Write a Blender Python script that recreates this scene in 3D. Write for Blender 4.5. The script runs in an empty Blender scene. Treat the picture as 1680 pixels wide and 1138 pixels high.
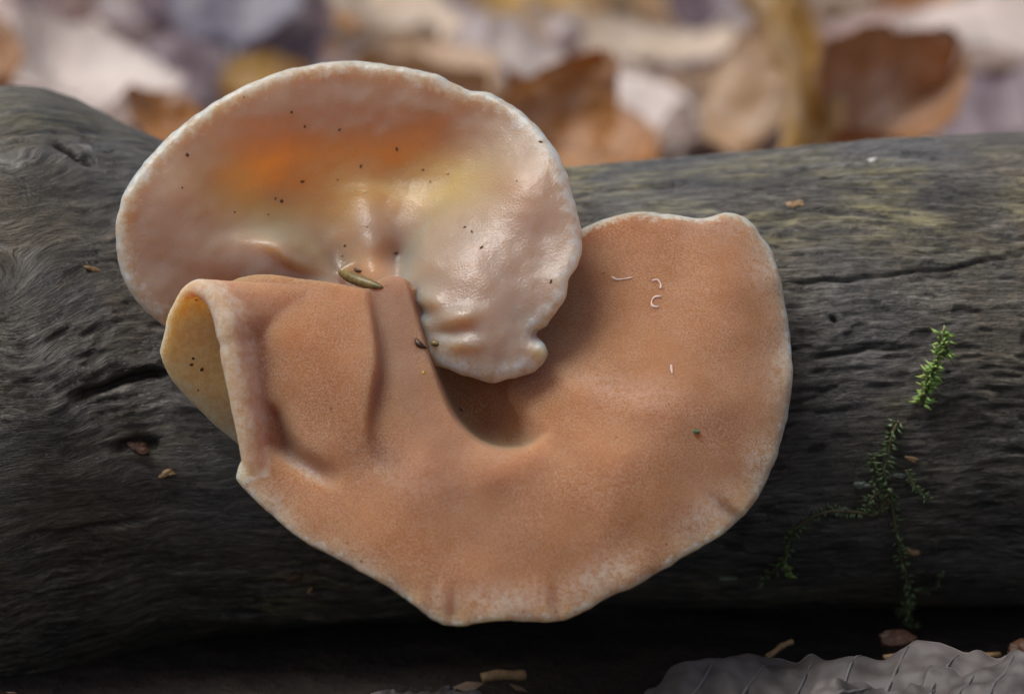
import bpy, bmesh, math, random
import numpy as np
from mathutils import Vector, Matrix

random.seed(7)
rng = np.random.default_rng(7)
SC = bpy.context.scene
COL = SC.collection
CM = 0.01                                  # the builders think in centimetres, Blender gets metres

# ------------------------------------------------------------------ camera
PITCH = math.radians(15.0)
DIST = 27.0                                # cm from lens to the fungi
PPC = 1680 / (0.36 * DIST)                 # photo pixels per cm at the fungi
FOCUS = Vector((0, 0, 2.85))               # point looked at (cm), ground is z = 0
RIGHT = Vector((1, 0, 0)); UP = Vector((0, math.sin(PITCH), math.cos(PITCH)))
BACK = Vector((0, -math.cos(PITCH), math.sin(PITCH)))     # towards the camera
cam_d = bpy.data.cameras.new('camera'); cam = bpy.data.objects.new('camera', cam_d); COL.objects.link(cam)
cam_d.lens = 100; cam_d.sensor_width = 36; cam_d.clip_start = 0.01; cam_d.clip_end = 400
cam.location = (FOCUS + BACK * DIST) * CM
cam.rotation_euler = (math.pi / 2 - PITCH, 0, 0)
cam_d.dof.use_dof = True
cam_d.dof.focus_distance = (DIST - 1.1) * CM
cam_d.dof.aperture_fstop = 23
SC.camera = cam

# ------------------------------------------------------------------ sky and sun
SUN_EL, SUN_AZ = math.radians(66), math.radians(-92)      # azimuth from +Y (away from the camera)
w = bpy.data.worlds.new('World'); SC.world = w; w.use_nodes = True
nt = w.node_tree; bg = nt.nodes['Background']
sky = nt.nodes.new('ShaderNodeTexSky'); sky.sky_type = 'NISHITA'; sky.sun_disc = False
sky.sun_elevation = SUN_EL; sky.sun_rotation = SUN_AZ; sky.dust_density = 3.0; sky.ozone_density = 1.0
hs = nt.nodes.new('ShaderNodeHueSaturation'); hs.inputs['Saturation'].default_value = 0.45
nt.links.new(sky.outputs[0], hs.inputs['Color']); nt.links.new(hs.outputs[0], bg.inputs['Color'])
bg.inputs['Strength'].default_value = 0.06
sun_d = bpy.data.lights.new('sun', 'SUN'); sun = bpy.data.objects.new('sun', sun_d); COL.objects.link(sun)
sun_d.energy = 1.5; sun_d.angle = math.radians(32); sun_d.color = (1.0, 0.97, 0.93)
sdir = Vector((math.sin(SUN_AZ) * math.cos(SUN_EL), math.cos(SUN_AZ) * math.cos(SUN_EL), math.sin(SUN_EL)))
sun.rotation_euler = sdir.to_track_quat('Z', 'Y').to_euler(); sun.location = sdir * 2
vs = SC.view_settings
vs.view_transform = 'Standard'; vs.look = 'None'; vs.gamma = 1; vs.use_curve_mapping = False
vs.exposure = 1.0
SC.cycles.max_bounces = 8; SC.cycles.diffuse_bounces = 4

# ------------------------------------------------------------------ maths helpers
def q_of(px, py, d):
    """photo pixel at distance d (cm) in front of the focus plane -> view frame cm"""
    px = np.asarray(px, float); py = np.asarray(py, float); d = np.asarray(d, float)
    s = (DIST - d) / DIST
    return np.stack([(px - 840) / PPC * s, (569 - py) / PPC * s, d + 0 * px], -1)
def px_of(q):
    s = (DIST - q[..., 2]) / DIST
    return q[..., 0] / s * PPC + 840, 569 - q[..., 1] / s * PPC
RM = np.array([RIGHT, UP, BACK]).astype(float)          # rows
def world(q):
    return q @ RM + np.array(FOCUS)
def W(px, py, d):
    return Vector(world(q_of(px, py, d)))

_P = rng.permutation(256); _P = np.concatenate([_P, _P, _P])
_G = rng.normal(size=(256, 3)); _G /= np.linalg.norm(_G, axis=1)[:, None]
def noise(x, y, z=0.0):
    x, y, z = np.broadcast_arrays(np.asarray(x, float), np.asarray(y, float), np.asarray(z, float))
    xi, yi, zi = np.floor(x).astype(int), np.floor(y).astype(int), np.floor(z).astype(int)
    xf, yf, zf = x - xi, y - yi, z - zi
    f = lambda t: t * t * t * (t * (t * 6 - 15) + 10)
    u, v, ww = f(xf), f(yf), f(zf)
    out = 0
    for i in (0, 1):
        for j in (0, 1):
            for k in (0, 1):
                h = _P[_P[_P[(xi + i) & 255] + ((yi + j) & 255)] + ((zi + k) & 255)]
                g = _G[h]
                dot = g[..., 0] * (xf - i) + g[..., 1] * (yf - j) + g[..., 2] * (zf - k)
                out = out + dot * (u if i else 1 - u) * (v if j else 1 - v) * (ww if k else 1 - ww)
    return out * 1.5
def fbm(x, y, z=0.0, o=3):
    r = 0; a = 1.0
    for i in range(o):
        r = r + a * noise(np.asarray(x) * 2 ** i + 7.1 * i, np.asarray(y) * 2 ** i + 3.3 * i, np.asarray(z) * 2 ** i); a *= .5
    return r
def sstep(a, b, x):
    t = np.clip((x - a) / (b - a), 0, 1); return t * t * (3 - 2 * t)
def catmull(pts, n, closed=True):
    P = np.asarray(pts, float); m = len(P); out = []
    segs = m if closed else m - 1
    for i in range(segs):
        g = (lambda k: P[k % m]) if closed else (lambda k: P[min(max(k, 0), m - 1)])
        p0, p1, p2, p3 = g(i - 1), g(i), g(i + 1), g(i + 2)
        t = np.linspace(0, 1, n, endpoint=False)[:, None]
        out.append(.5 * (2 * p1 + (p2 - p0) * t + (2 * p0 - 5 * p1 + 4 * p2 - p3) * t ** 2 + (3 * p1 - p0 - 3 * p2 + p3) * t ** 3))
    if not closed: out.append(P[-1:])
    return np.concatenate(out)
def tps(ctrl, lam=1e-3):
    C = np.asarray(ctrl, float); X = C[:, :2] / 200; n = len(C)
    U = lambda r2: np.where(r2 > 1e-12, r2 * np.log(np.maximum(r2, 1e-12)), 0)
    r2 = ((X[:, None] - X[None]) ** 2).sum(-1)
    K = U(r2) + lam * np.eye(n); Pm = np.c_[np.ones(n), X]
    A = np.block([[K, Pm], [Pm.T, np.zeros((3, 3))]])
    s = np.linalg.solve(A, np.r_[C[:, 2], 0, 0, 0])
    def f(px, py):
        sh = np.shape(px); x = np.ravel(px) / 200; y = np.ravel(py) / 200; res = np.empty(len(x))
        for i in range(0, len(x), 40000):
            Q = np.c_[x[i:i + 40000], y[i:i + 40000]]
            r = ((Q[:, None] - X[None]) ** 2).sum(-1)
            res[i:i + 40000] = U(r) @ s[:n] + s[n] + Q @ s[n + 1:]
        return res.reshape(sh)
    return f
def poly_dist(px, py, line, closed=False, signed=False, near=None):
    """distance in photo pixels to a polyline, position 0..1 along it; sign + on its right hand (image y down)"""
    L = np.asarray(line, float)
    if near is not None:
        px, py = np.broadcast_arrays(np.asarray(px, float), np.asarray(py, float))
        k = (px > L[:, 0].min() - near) & (px < L[:, 0].max() + near) & (py > L[:, 1].min() - near) & (py < L[:, 1].max() + near)
        D = np.full(px.shape, 1e4); T = np.zeros(px.shape)
        if k.any(): D[k], T[k] = poly_dist(px[k], py[k], L, closed, signed)
        return D, T
    if closed: L = np.r_[L, L[:1]]
    A, B = L[:-1], L[1:]; AB = B - A; l2 = (AB ** 2).sum(1) + 1e-9
    x = np.ravel(px).astype(float); y = np.ravel(py).astype(float)
    D = np.empty(len(x)); T = np.empty(len(x)); S = np.empty(len(x))
    cum = np.r_[0, np.cumsum(np.sqrt(l2))]
    for i in range(0, len(x), 20000):
        Q = np.c_[x[i:i + 20000], y[i:i + 20000]]
        AQ = Q[:, None] - A[None]
        t = np.clip((AQ * AB).sum(-1) / l2, 0, 1)
        e = AQ - t[..., None] * AB
        d2 = (e ** 2).sum(-1); k = d2.argmin(1); r = np.arange(len(Q))
        D[i:i + 20000] = np.sqrt(d2[r, k]); T[i:i + 20000] = (cum[k] + t[r, k] * np.sqrt(l2[k])) / cum[-1]
        S[i:i + 20000] = np.sign(AB[k, 0] * AQ[r, k, 1] - AB[k, 1] * AQ[r, k, 0])
    sh = np.shape(px)
    return (D * S if signed else D).reshape(sh), T.reshape(sh)
def fold(px, py, line, h, reach=70, soft=5, pw=1.0):
    """a fold: left side of the line stands higher, right side lower, dying out away from the line and at its ends"""
    L = catmull(line, 5, False)
    sd, t = poly_dist(px, py, L, signed=True, near=reach * 5)
    amp = np.interp(t, np.linspace(0, 1, len(h)), h)
    return -amp * np.tanh(sd / soft) * np.exp(-(np.abs(sd) / reach) ** pw) * .5
def trench(px, py, line, h, width):
    L = catmull(line, 5, False); d, t = poly_dist(px, py, L, near=width * 4)
    return -np.interp(t, np.linspace(0, 1, len(h)), h) * np.exp(-(d / width) ** 2)
def blob(px, py, cx, cy, rx, ry, h, rot=0):
    c, s = math.cos(math.radians(rot)), math.sin(math.radians(rot))
    a = ((px - cx) * c + (py - cy) * s) / rx; b = (-(px - cx) * s + (py - cy) * c) / ry
    return h * np.exp(-(a * a + b * b))

# ------------------------------------------------------------------ mesh helpers
def mesh_from(name, verts, faces, smooth=True):
    m = bpy.data.meshes.new(name); m.from_pydata([tuple(v) for v in verts], [], [tuple(f) for f in faces]); m.update()
    if smooth: m.polygons.foreach_set('use_smooth', [True] * len(m.polygons))
    return m
def fast_mesh(name, V, F, smooth=True):
    V = np.asarray(V, np.float32); F = np.asarray(F, np.int32)
    m = bpy.data.meshes.new(name); m.vertices.add(len(V)); m.vertices.foreach_set('co', V.ravel())
    k = F.shape[1]; m.loops.add(F.size); m.loops.foreach_set('vertex_index', F.ravel())
    m.polygons.add(len(F)); m.polygons.foreach_set('loop_start', np.arange(0, F.size, k, dtype=np.int32))
    m.update(calc_edges=True); m.validate()
    if smooth: m.polygons.foreach_set('use_smooth', np.ones(len(m.polygons), bool))
    return m
def link(name, mesh, mat=None, parent=None):
    o = bpy.data.objects.new(name, mesh); COL.objects.link(o)
    if mat: 
        if len(mesh.materials) == 0: mesh.materials.append(mat)
    if parent: o.parent = parent
    return o
def tag(o, label, cat, group=None):
    o['label'] = label; o['category'] = cat
    if group: o['group'] = group
    return o
def empty(name, loc):
    o = bpy.data.objects.new(name, None); COL.objects.link(o); o.location = Vector(loc) * CM; o.empty_display_size = .01
    return o
def grid_faces(nu, nv, wrap_v=False, flip=False, off=0):
    i = np.arange(nu - 1)[:, None]; j = np.arange(nv if wrap_v else nv - 1)[None]
    a = i * nv + j; b = i * nv + (j + 1) % nv; c = (i + 1) * nv + (j + 1) % nv; d = (i + 1) * nv + j
    F = np.stack([a, b, c, d], -1).reshape(-1, 4) + off
    return F[:, ::-1] if flip else F
def tube(path, rad, n=8):
    """closed tapered tube through points; returns verts, faces (quads and end fans as quads)"""
    P = np.asarray(path, float); m = len(P); r = np.broadcast_to(np.asarray(rad, float), (m,))
    T = np.gradient(P, axis=0); T /= np.linalg.norm(T, axis=1)[:, None] + 1e-9
    ref = np.array([.3, .9, .2]); V = []
    for k in range(m):
        a = np.cross(T[k], ref); a /= np.linalg.norm(a) + 1e-9; b = np.cross(T[k], a)
        an = np.linspace(0, 2 * np.pi, n, endpoint=False)
        V.append(P[k] + r[k] * (np.cos(an)[:, None] * a + np.sin(an)[:, None] * b))
    V = np.concatenate(V); F = [tuple(f) for f in grid_faces(m, n, True)]
    F.append(tuple(range(n))[::-1]); F.append(tuple(range((m - 1) * n, m * n)))
    return V, F
class MB:
    def __init__(s): s.v = []; s.f = []
    def add(s, V, F):
        k = len(s.v); s.v += [tuple(v) for v in V]; s.f += [tuple(int(i) + k for i in f) for f in F]
        return s
    def mesh(s, name, origin=(0, 0, 0), smooth=True):
        o = np.asarray(origin, float)
        return mesh_from(name, (np.array(s.v) - o) * CM, s.f, smooth)

# ------------------------------------------------------------------ node helpers
class NT:
    def __init__(s, name):
        s.m = bpy.data.materials.new(name); s.m.use_nodes = True; s.t = s.m.node_tree
        s.p = s.t.nodes['Principled BSDF']; s.out = s.t.nodes['Material Output']
        tc = s.n('ShaderNodeTexCoord'); mp = s.n('ShaderNodeVectorMath', operation='SCALE')
        s.l(tc.outputs['Object'], mp.inputs[0]); mp.inputs['Scale'].default_value = 100; s.co = mp.outputs[0]
    def n(s, t, **k):
        x = s.t.nodes.new(t)
        for a, b in k.items(): setattr(x, a, b)
        return x
    def l(s, a, b): s.t.links.new(a, b)
    def set(s, **k):
        for a, b in k.items():
            i = s.p.inputs[a.replace('_', ' ')]
            if hasattr(b, 'is_output'): s.l(b, i)
            else: i.default_value = b
    def noise(s, scale, detail=3, rough=.55, vec=None, dist=0):
        x = s.n('ShaderNodeTexNoise'); x.inputs['Scale'].default_value = scale; x.inputs['Detail'].default_value = detail
        x.inputs['Roughness'].default_value = rough; x.inputs['Distortion'].default_value = dist
        s.l(vec or s.co, x.inputs['Vector']); return x.outputs['Fac']
    def voro(s, scale, vec=None, feat='F1'):
        x = s.n('ShaderNodeTexVoronoi', feature=feat); x.inputs['Scale'].default_value = scale
        s.l(vec or s.co, x.inputs['Vector']); return x.outputs['Distance']
    def stretch(s, sx, sy, sz):
        x = s.n('ShaderNodeVectorMath', operation='MULTIPLY'); s.l(s.co, x.inputs[0]); x.inputs[1].default_value = (sx, sy, sz); return x.outputs[0]
    def attr(s, name):
        x = s.n('ShaderNodeAttribute'); x.attribute_name = name; return x.outputs['Fac']
    def ramp(s, fac, stops):
        x = s.n('ShaderNodeValToRGB'); e = x.color_ramp.elements
        while len(e) < len(stops): e.new(.5)
        for k, (p, c) in enumerate(stops):
            e[k].position = p; e[k].color = (*c, 1) if hasattr(c, '__len__') else (c, c, c, 1)
        s.l(fac, x.inputs['Fac']); return x.outputs['Color']
    def rng(s, v, a, b, c=0., d=1.):
        x = s.n('ShaderNodeMapRange'); s.l(v, x.inputs['Value'])
        for k, q in zip(('From Min', 'From Max', 'To Min', 'To Max'), (a, b, c, d)): x.inputs[k].default_value = q
        return x.outputs[0]
    def math(s, op, a, b=None, clamp=False):
        x = s.n('ShaderNodeMath', operation=op, use_clamp=clamp)
        for k, v in enumerate((a, b)):
            if v is None: continue
            if hasattr(v, 'is_output'): s.l(v, x.inputs[k])
            else: x.inputs[k].default_value = v
        return x.outputs[0]
    def mix(s, f, a, b, mode='MIX'):
        x = s.n('ShaderNodeMix', data_type='RGBA', blend_type=mode)
        for k, v in ((0, f), (6, a), (7, b)):
            if hasattr(v, 'is_output'): s.l(v, x.inputs[k])
            else: x.inputs[k].default_value = v if k == 0 else (*v, 1)
        return x.outputs[2]
    def bump(s, h, strength, dist_cm, prev=None):
        x = s.n('ShaderNodeBump'); x.inputs['Strength'].default_value = strength; x.inputs['Distance'].default_value = dist_cm * CM
        s.l(h, x.inputs['Height'])
        if prev: s.l(prev, x.inputs['Normal'])
        return x.outputs[0]

# ------------------------------------------------------------------ materials
def mat_pale():
    t = NT('pale_jelly')
    edge = t.attr('edge'); warm_glow = t.attr('warm_glow')
    n = t.noise(1.6, 4); n2 = t.noise(9, 4, .65)
    base = t.mix(t.rng(n, .3, .7), (.335, .205, .145), (.40, .270, .212))
    base = t.mix(t.math('MULTIPLY', warm_glow, t.rng(n, .2, .8, .75, 1.0)), base, (.66, .305, .105))
    rim = t.math('MULTIPLY', t.rng(t.math('ADD', edge, t.math('MULTIPLY', t.rng(n2, .3, .7, -1, 1), .13)), .0, .15, 1, 0), .5)
    base = t.mix(rim, base, (.58, .50, .51))
    fl = t.rng(t.noise(5, 5, .7), .66, .74, 0, .35)
    base = t.mix(fl, base, (.40, .21, .13))
    t.set(Base_Color=base, Roughness=t.rng(n, .35, .65, .32, .5), Subsurface_Weight=1.0, Subsurface_Scale=.0110,
          IOR=1.38, Specular_IOR_Level=.3, Coat_Weight=.42, Coat_Roughness=.035)
    t.p.inputs['Subsurface Radius'].default_value = (1.0, .50, .24)
    b = t.bump(t.noise(48, 2), .75, .009); b = t.bump(t.noise(18, 3), .2, .012, b); b = t.bump(t.noise(4, 3), .08, .05, b)
    t.l(b, t.p.inputs['Normal']); t.l(b, t.p.inputs['Coat Normal'])
    return t.m
def mat_velvet():
    t = NT('velvet_jelly')
    edge = t.attr('edge'); fr = t.attr('frost'); pale = t.attr('pale')
    n = t.noise(1.1, 5, .6); g = t.noise(62, 3, .65); pt = t.noise(1.7, 5, .65); g2 = t.noise(14, 4, .7)
    base = t.mix(t.rng(n, .36, .64), (.335, .126, .035), (.42, .182, .072))
    base = t.mix(t.math('MULTIPLY', t.rng(g, .44, .58, 0, .66), t.rng(pt, .32, .66, .25, 1.)), base, (.56, .35, .245))
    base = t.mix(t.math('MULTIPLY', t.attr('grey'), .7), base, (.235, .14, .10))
    e = t.math('ADD', edge, t.math('MULTIPLY', t.rng(g2, .25, .75, -1, 1), .07))
    rim = t.math('MULTIPLY', t.rng(e, .005, .075, 1.0, 0), t.rng(t.noise(2.2, 3), .35, .6, .65, 1))
    f2 = t.math('MULTIPLY', fr, t.rng(t.math('ADD', g2, t.math('MULTIPLY', g, .5)), .60, .82), True)
    f3 = t.math('MAXIMUM', rim, f2)
    base = t.mix(t.math('MULTIPLY', t.math('MAXIMUM', rim, t.math('MULTIPLY', f2, .62)), .75), base, (.74, .62, .57))
    base = t.mix(t.math('MULTIPLY', pale, t.rng(g2, .3, .7, 1.0, .8)), base, t.mix(t.rng(g2, .42, .6), (.60, .39, .26), (.70, .54, .45)))
    t.set(Base_Color=base, Roughness=t.rng(g, .3, .7, .36, .6), Subsurface_Weight=.88, Subsurface_Scale=.0085, IOR=1.38,
          Sheen_Weight=.12, Sheen_Roughness=.45)
    t.p.inputs['Sheen Tint'].default_value = (1, .88, .82, 1)
    t.p.inputs['Subsurface Radius'].default_value = (1.0, .50, .22)
    b = t.bump(g, 1.0, .03); b = t.bump(t.noise(5, 3), .3, .04, b); t.l(b, t.p.inputs['Normal'])
    return t.m
def mat_log():
    t = NT('weathered_wood')
    gr = t.attr('grain'); alg = t.attr('algae'); pit = t.attr('pit')
    n = t.noise(1.1, 5, .6)
    def gv(a, b):
        x = t.n('ShaderNodeCombineXYZ'); t.l(t.math('MULTIPLY', t.attr('along'), a), x.inputs[0]); t.l(t.math('MULTIPLY', t.attr('across'), b), x.inputs[1]); return x.outputs[0]
    f = t.noise(1, 6, .68, gv(1.6, 8), .4); ff = t.noise(1, 5, .72, gv(7, 42), .6); fib = t.noise(1, 3, .6, gv(2.2, 30), .8)
    v = t.math('ADD', t.math('MULTIPLY', gr, .5), t.math('MULTIPLY', t.rng(ff, .3, .7), .5))
    base = t.ramp(v, [(.15, (.005, .004, .0035)), (.38, (.032, .028, .024)), (.62, (.115, .104, .090)), (.95, (.40, .36, .30))])
    base = t.mix(t.rng(n, .38, .64, 0, .8), base, t.mix(v, (.018, .012, .007), (.20, .145, .075)))
    gr2 = t.noise(38, 3, .7); base = t.mix(t.rng(gr2, .56, .70, 0, .55), base, (.16, .145, .125)); base = t.mix(t.rng(gr2, .30, .44, .6, 0), base, (.006, .005, .004))
    al = t.math('MULTIPLY', alg, t.rng(f, .42, .6), True)
    base = t.mix(al, base, (.29, .25, .12))
    base = t.mix(t.rng(t.math('ABSOLUTE', t.math('SUBTRACT', fib, .5)), .0, .035, .75, 0), base, (.010, .008, .007))
    base = t.mix(t.rng(t.noise(.55, 4), .48, .62, 0, .42), base, t.mix(v, (.010, .012, .016), (.13, .145, .18)))
    base = t.mix(t.math('MULTIPLY', pit, .8), base, (.008, .007, .006))
    sp = t.rng(t.noise(1, 4, .7, gv(3.5, 9)), .66, .71); base = t.mix(t.math('MULTIPLY', sp, .55), base, (.30, .21, .11))
    t.set(Base_Color=base, Roughness=t.rng(f, .3, .7, .24, .52), Specular_IOR_Level=.55)
    b = t.bump(ff, .8, .022); b = t.bump(t.noise(38, 3, .7), .6, .014, b); b = t.bump(t.rng(t.math('ABSOLUTE', t.math('SUBTRACT', fib, .5)), 0, .06), .6, .02, b); b = t.bump(f, .4, .03, b); t.l(b, t.p.inputs['Normal'])
    return t.m
def mat_leaf(name='dry_leaf'):
    t = NT(name)
    oi = t.n('ShaderNodeObjectInfo'); c = oi.outputs['Color']
    vec = t.n('ShaderNodeVectorMath', operation='ADD'); t.l(t.co, vec.inputs[0])
    rv = t.n('ShaderNodeCombineXYZ'); t.l(t.math('MULTIPLY', oi.outputs['Random'], 60.), rv.inputs[0]); t.l(rv.outputs[0], vec.inputs[1])
    v = vec.outputs[0]
    n = t.noise(.9, 4, .6, v); n2 = t.noise(3.5, 4, .6, v)
    base = t.mix(t.rng(n, .5, .8, 0, .35), c, (.26, .14, .07))
    base = t.mix(t.rng(n2, .45, .75, 0, .55), base, (.76, .68, .66))
    t.set(Base_Color=base, Roughness=t.rng(n2, .3, .7, .35, .6), Specular_IOR_Level=.5)
    tr = t.n('ShaderNodeBsdfTranslucent'); t.l(base, tr.inputs[0])
    ms = t.n('ShaderNodeMixShader'); ms.inputs[0].default_value = .5
    b = t.bump(t.noise(7, 4, .6, v), .5, .04); t.l(b, t.p.inputs['Normal'])
    t.l(t.p.outputs[0], ms.inputs[1]); t.l(tr.outputs[0], ms.inputs[2]); t.l(ms.outputs[0], t.out.inputs[0])
    return t.m
def mat_simple(name, c1, c2, rough=.5, scale=12, bump=.4, spec=.5, sss=0):
    t = NT(name); n = t.noise(scale, 4, .65)
    t.set(Base_Color=t.mix(t.rng(n, .3, .7), c1, c2), Roughness=rough, Specular_IOR_Level=spec)
    if sss: t.set(Subsurface_Weight=sss, Subsurface_Scale=.0008)
    t.l(t.bump(n, bump, .02), t.p.inputs['Normal']); return t.m
def mat_soil():
    t = NT('soil'); n = t.noise(1.4, 6, .65); v = t.voro(2.2)
    t.set(Base_Color=t.ramp(n, [(.3, (.008, .005, .004)), (.55, (.022, .014, .009)), (.75, (.06, .04, .026))]), Roughness=.8)
    b = t.bump(n, 1., .3); t.l(t.bump(v, .5, .15, b), t.p.inputs['Normal']); return t.m

M_PALE, M_VELVET, M_LOG, M_LEAF, M_SOIL = mat_pale(), mat_velvet(), mat_log(), mat_leaf(), mat_soil()
M_DAMP = mat_simple('damp_leaf', (.030, .024, .021), (.130, .112, .108), .6, 4.5, 1.0, .4)
M_DAMPV = mat_simple('damp_vein', (.09, .08, .08), (.13, .12, .12), .6)

M_MOSS = mat_simple('moss_green', (.15, .27, .05), (.28, .42, .12), .45, 20, .2, .5, .3)
M_MOSSD = mat_simple('moss_dark', (.04, .085, .03), (.17, .22, .10), .28, 14)
M_STEM = mat_simple('moss_stem', (.05, .05, .02), (.12, .09, .04), .6)
M_SPECK = mat_simple('dark_grit', (.018, .008, .004), (.09, .04, .018), .35, 60)
M_FIBRE = mat_simple('pale_fibre', (.50, .34, .27), (.62, .47, .41), .5)
M_HUSK = mat_simple('brown_husk', (.06, .04, .012), (.22, .16, .05), .4, 18)
M_CHIP = mat_simple('tan_chip', (.20, .11, .045), (.36, .23, .11), .55, 16)
M_GREY = mat_simple('grey_lichen', (.07, .085, .065), (.22, .25, .20), .6, 20)
M_WOODCHIP = mat_simple('red_brown_wood', (.045, .018, .009), (.11, .048, .022), .6, 10)

# ------------------------------------------------------------------ ground
gn = 160
gx = np.sign(np.linspace(-1, 1, gn)) * np.abs(np.linspace(-1, 1, gn)) ** 4 * 30000
GX, GY = np.meshgrid(gx, gx, indexing='ij')
def ground_z(x, y):
    return .35 * fbm(np.asarray(x) * .09, np.asarray(y) * .09, .5, 3) - .35 
GZ = np.where(np.hypot(GX, GY) < 400, ground_z(GX, GY), -.35)
ground = link('ground', fast_mesh('ground', np.stack([GX, GY, GZ], -1).reshape(-1, 3) * CM, grid_faces(gn, gn, flip=True)), M_SOIL)
ground['kind'] = 'structure'

# ------------------------------------------------------------------ the log
def build_log():
    pxs = np.concatenate([np.linspace(-3600, -80, 130, endpoint=False), np.linspace(-80, 1760, 900, endpoint=False), np.linspace(1760, 5200, 130)])
    top = np.array([(-3600, 330), (-1500, 260), (-400, 180), (-120, 150), (0, 141), (50, 140), (100, 150), (150, 172), (200, 200), (250, 222), (300, 243), (500, 263), (700, 273), (945, 277), (1200, 257), (1450, 229), (1680, 213), (1900, 202), (2600, 180), (5200, 200)], float)
    cy = np.array([(-3600, 690), (-400, 655), (100, 648), (400, 645), (840, 640), (1680, 602), (2600, 560), (5200, 480)], float)
    cd = np.array([(-3600, -2.5), (-200, -2.45), (300, -2.25), (840, -2.1), (1680, -2.2), (5200, -2.4)], float)
    T = np.interp(pxs, *top.T); CYv = np.interp(pxs, *cy.T); CD = np.interp(pxs, *cd.T)
    ker = np.ones(25) / 25
    sm = lambda a: np.convolve(np.pad(a, 12, 'edge'), ker, 'valid')
    R = sm((CYv - T) / PPC * (DIST - CD) / DIST); CYv = sm(CYv); CD = sm(CD)
    C = q_of(pxs, CYv, CD)
    phi = np.concatenate([np.linspace(-1.30, 2.0, 420, endpoint=False), np.linspace(2.0, 2 * np.pi - 1.30, 90, endpoint=False)])  # 0 = towards camera, pi/2 = up
    A = C[:, 0][:, None] + 0 * phi[None]; Cc = R[:, None] * phi[None]
    # knots: whorls of the grain
    knots = [(-4.62, 2.35, .26, .14), (-4.0, 2.75, .12, .05), (-4.9, 1.2, .2, .04)]
    psi = Cc + .18 * noise(A * .35, Cc * .5, 1.7) + .05 * noise(A * 1.1, Cc * 1.4, 5.1)
    psi = psi - .075 * (A + 4) * sstep(-5, 4, A) * .0
    left = sstep(-1.5, -4.5, A)
    psi = psi + left * (.3 * np.sin(A * 1.0 + .8) + .16 * noise(A * 1.2, Cc * 1.0, 8.8) + .07 * noise(A * 2.6, Cc * 2.2, 18.8))
    lift = 0 * A
    for (ka, kc, kr, kh) in knots:
        r = np.hypot((A - ka) * .8, (Cc - kc) * 1.1) * (1 + .25 * noise(A * 2, Cc * 2, ka)); m = .55 * np.exp(-(r / kr) ** 2)
        psi = psi * (1 - m) + (r * 1.3 + 3) * m
        lift = lift + kh * np.exp(-(r / (kr * 1.3)) ** 2)
    g1 = noise(A * .55, psi * 2.2, 3.3); g2 = noise(A * 1.3, psi * 5.5, 6.1); g3 = noise(A * 3.0, psi * 13, 9.7); g4 = noise(A * 7, psi * 24, 2.2)
    pits = sstep(.22, .42, noise(A * 3.0, psi * 14, 12.3) + .25 * noise(A * 5, psi * 14, 1.1))
    pits = pits * sstep(-.25, .25, noise(A * .5, Cc * .6, 21.) + .1)
    smooth_zone = .35 + .65 * sstep(-.4, .3, noise(A * .4, Cc * .5, 31.))
    disp = lift + .06 * noise(A * .25, Cc * .5, 40.) + .014 * g1 + smooth_zone * (.007 * g2 + .013 * g3 + .012 * g4) - .018 * pits
    # cracks drawn on the photograph's places (front surface parametrised by projecting)
    dirv = np.stack([0 * phi, np.sin(phi), np.cos(phi)], -1)
    Q0 = C[:, None] + R[:, None, None] * dirv[None]
    PX, PY = px_of(Q0)
    vis = (np.sin(phi)[None] * .0 + 1) * (np.cos(phi)[None] > -.35)
    crack = 0 * A
    for line, dep, wd in [([(1285, 470), (1340, 462), (1400, 459), (1480, 449), (1560, 440), (1620, 428), (1700, 417)], .06, 3.0),
                          ([(88, 238), (105, 246), (128, 262), (152, 270)], .16, 6.5),
                          ([(120, 655), (150, 640), (185, 628), (230, 615), (270, 612)], .16, 8.0),
                          ([(190, 735), (230, 722), (262, 735)], .10, 9.0), ([(1364, 524), (1373, 530)], .06, 3.2),
                          ([(30, 880), (130, 868), (240, 850)], .06, 5), ([(1330, 585), (1420, 575), (1500, 570)], .05, 3.5), ([(960, 315), (1060, 310), (1130, 302)], .04, 4)]:
        d, t_ = poly_dist(PX + 6 * noise(A * 3, Cc * 3), PY + 5 * noise(A * 4, Cc * 4, 7), catmull(line, 4, False), near=60)
        crack = np.maximum(crack, vis * np.exp(-(d / wd) ** 2) * np.minimum(1, 6 * t_ * (1 - t_) + .25) * dep)
    disp = disp - crack
    Q = C[:, None] + (R[:, None] + disp)[..., None] * dirv[None]
    n, k = A.shape
    V = Q.reshape(-1, 3)
    F = grid_faces(n, k, True, True)
    ends = [C[0] - [.4, 0, 0], C[-1] + [.4, 0, 0]]
    nv = len(V); V = np.r_[V, ends]
    j = np.arange(k); j2 = (j + 1) % k
    tri = np.concatenate([np.stack([j, j2, 0 * j + nv, 0 * j + nv], -1), np.stack([(n - 1) * k + j2, (n - 1) * k + j, 0 * j + nv + 1, 0 * j + nv + 1], -1)])
    origin = np.array(W(840, 640, -2.1)); origin[2] = 0
    m = bpy.data.meshes.new('log')
    Vw = (world(V) - origin) * CM
    allF = [tuple(f) for f in F] + [tuple(f[:3]) for f in tri]
    m.from_pydata(Vw.tolist(), [], allF); m.update()
    m.polygons.foreach_set('use_smooth', np.ones(len(m.polygons), bool))
    gr = .5 + .30 * g1 + .34 * g2 + .32 * g3 + .2 * g4
    alg = np.exp(-((PY - np.interp(PX, [0, 900, 1300, 1680], [190, 300, 330, 320])) / 75.) ** 2) * sstep(.0, .35, noise(A * .8, Cc * 1.2, 51.) + .38)
    alg = np.maximum(alg, .55 * sstep(.2, .5, noise(A * .7, Cc * .9, 61.)) * (PY > 650))
    pad = lambda a: np.r_[np.clip(a, 0, 1).ravel(), 0, 0].astype(np.float32)
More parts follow.
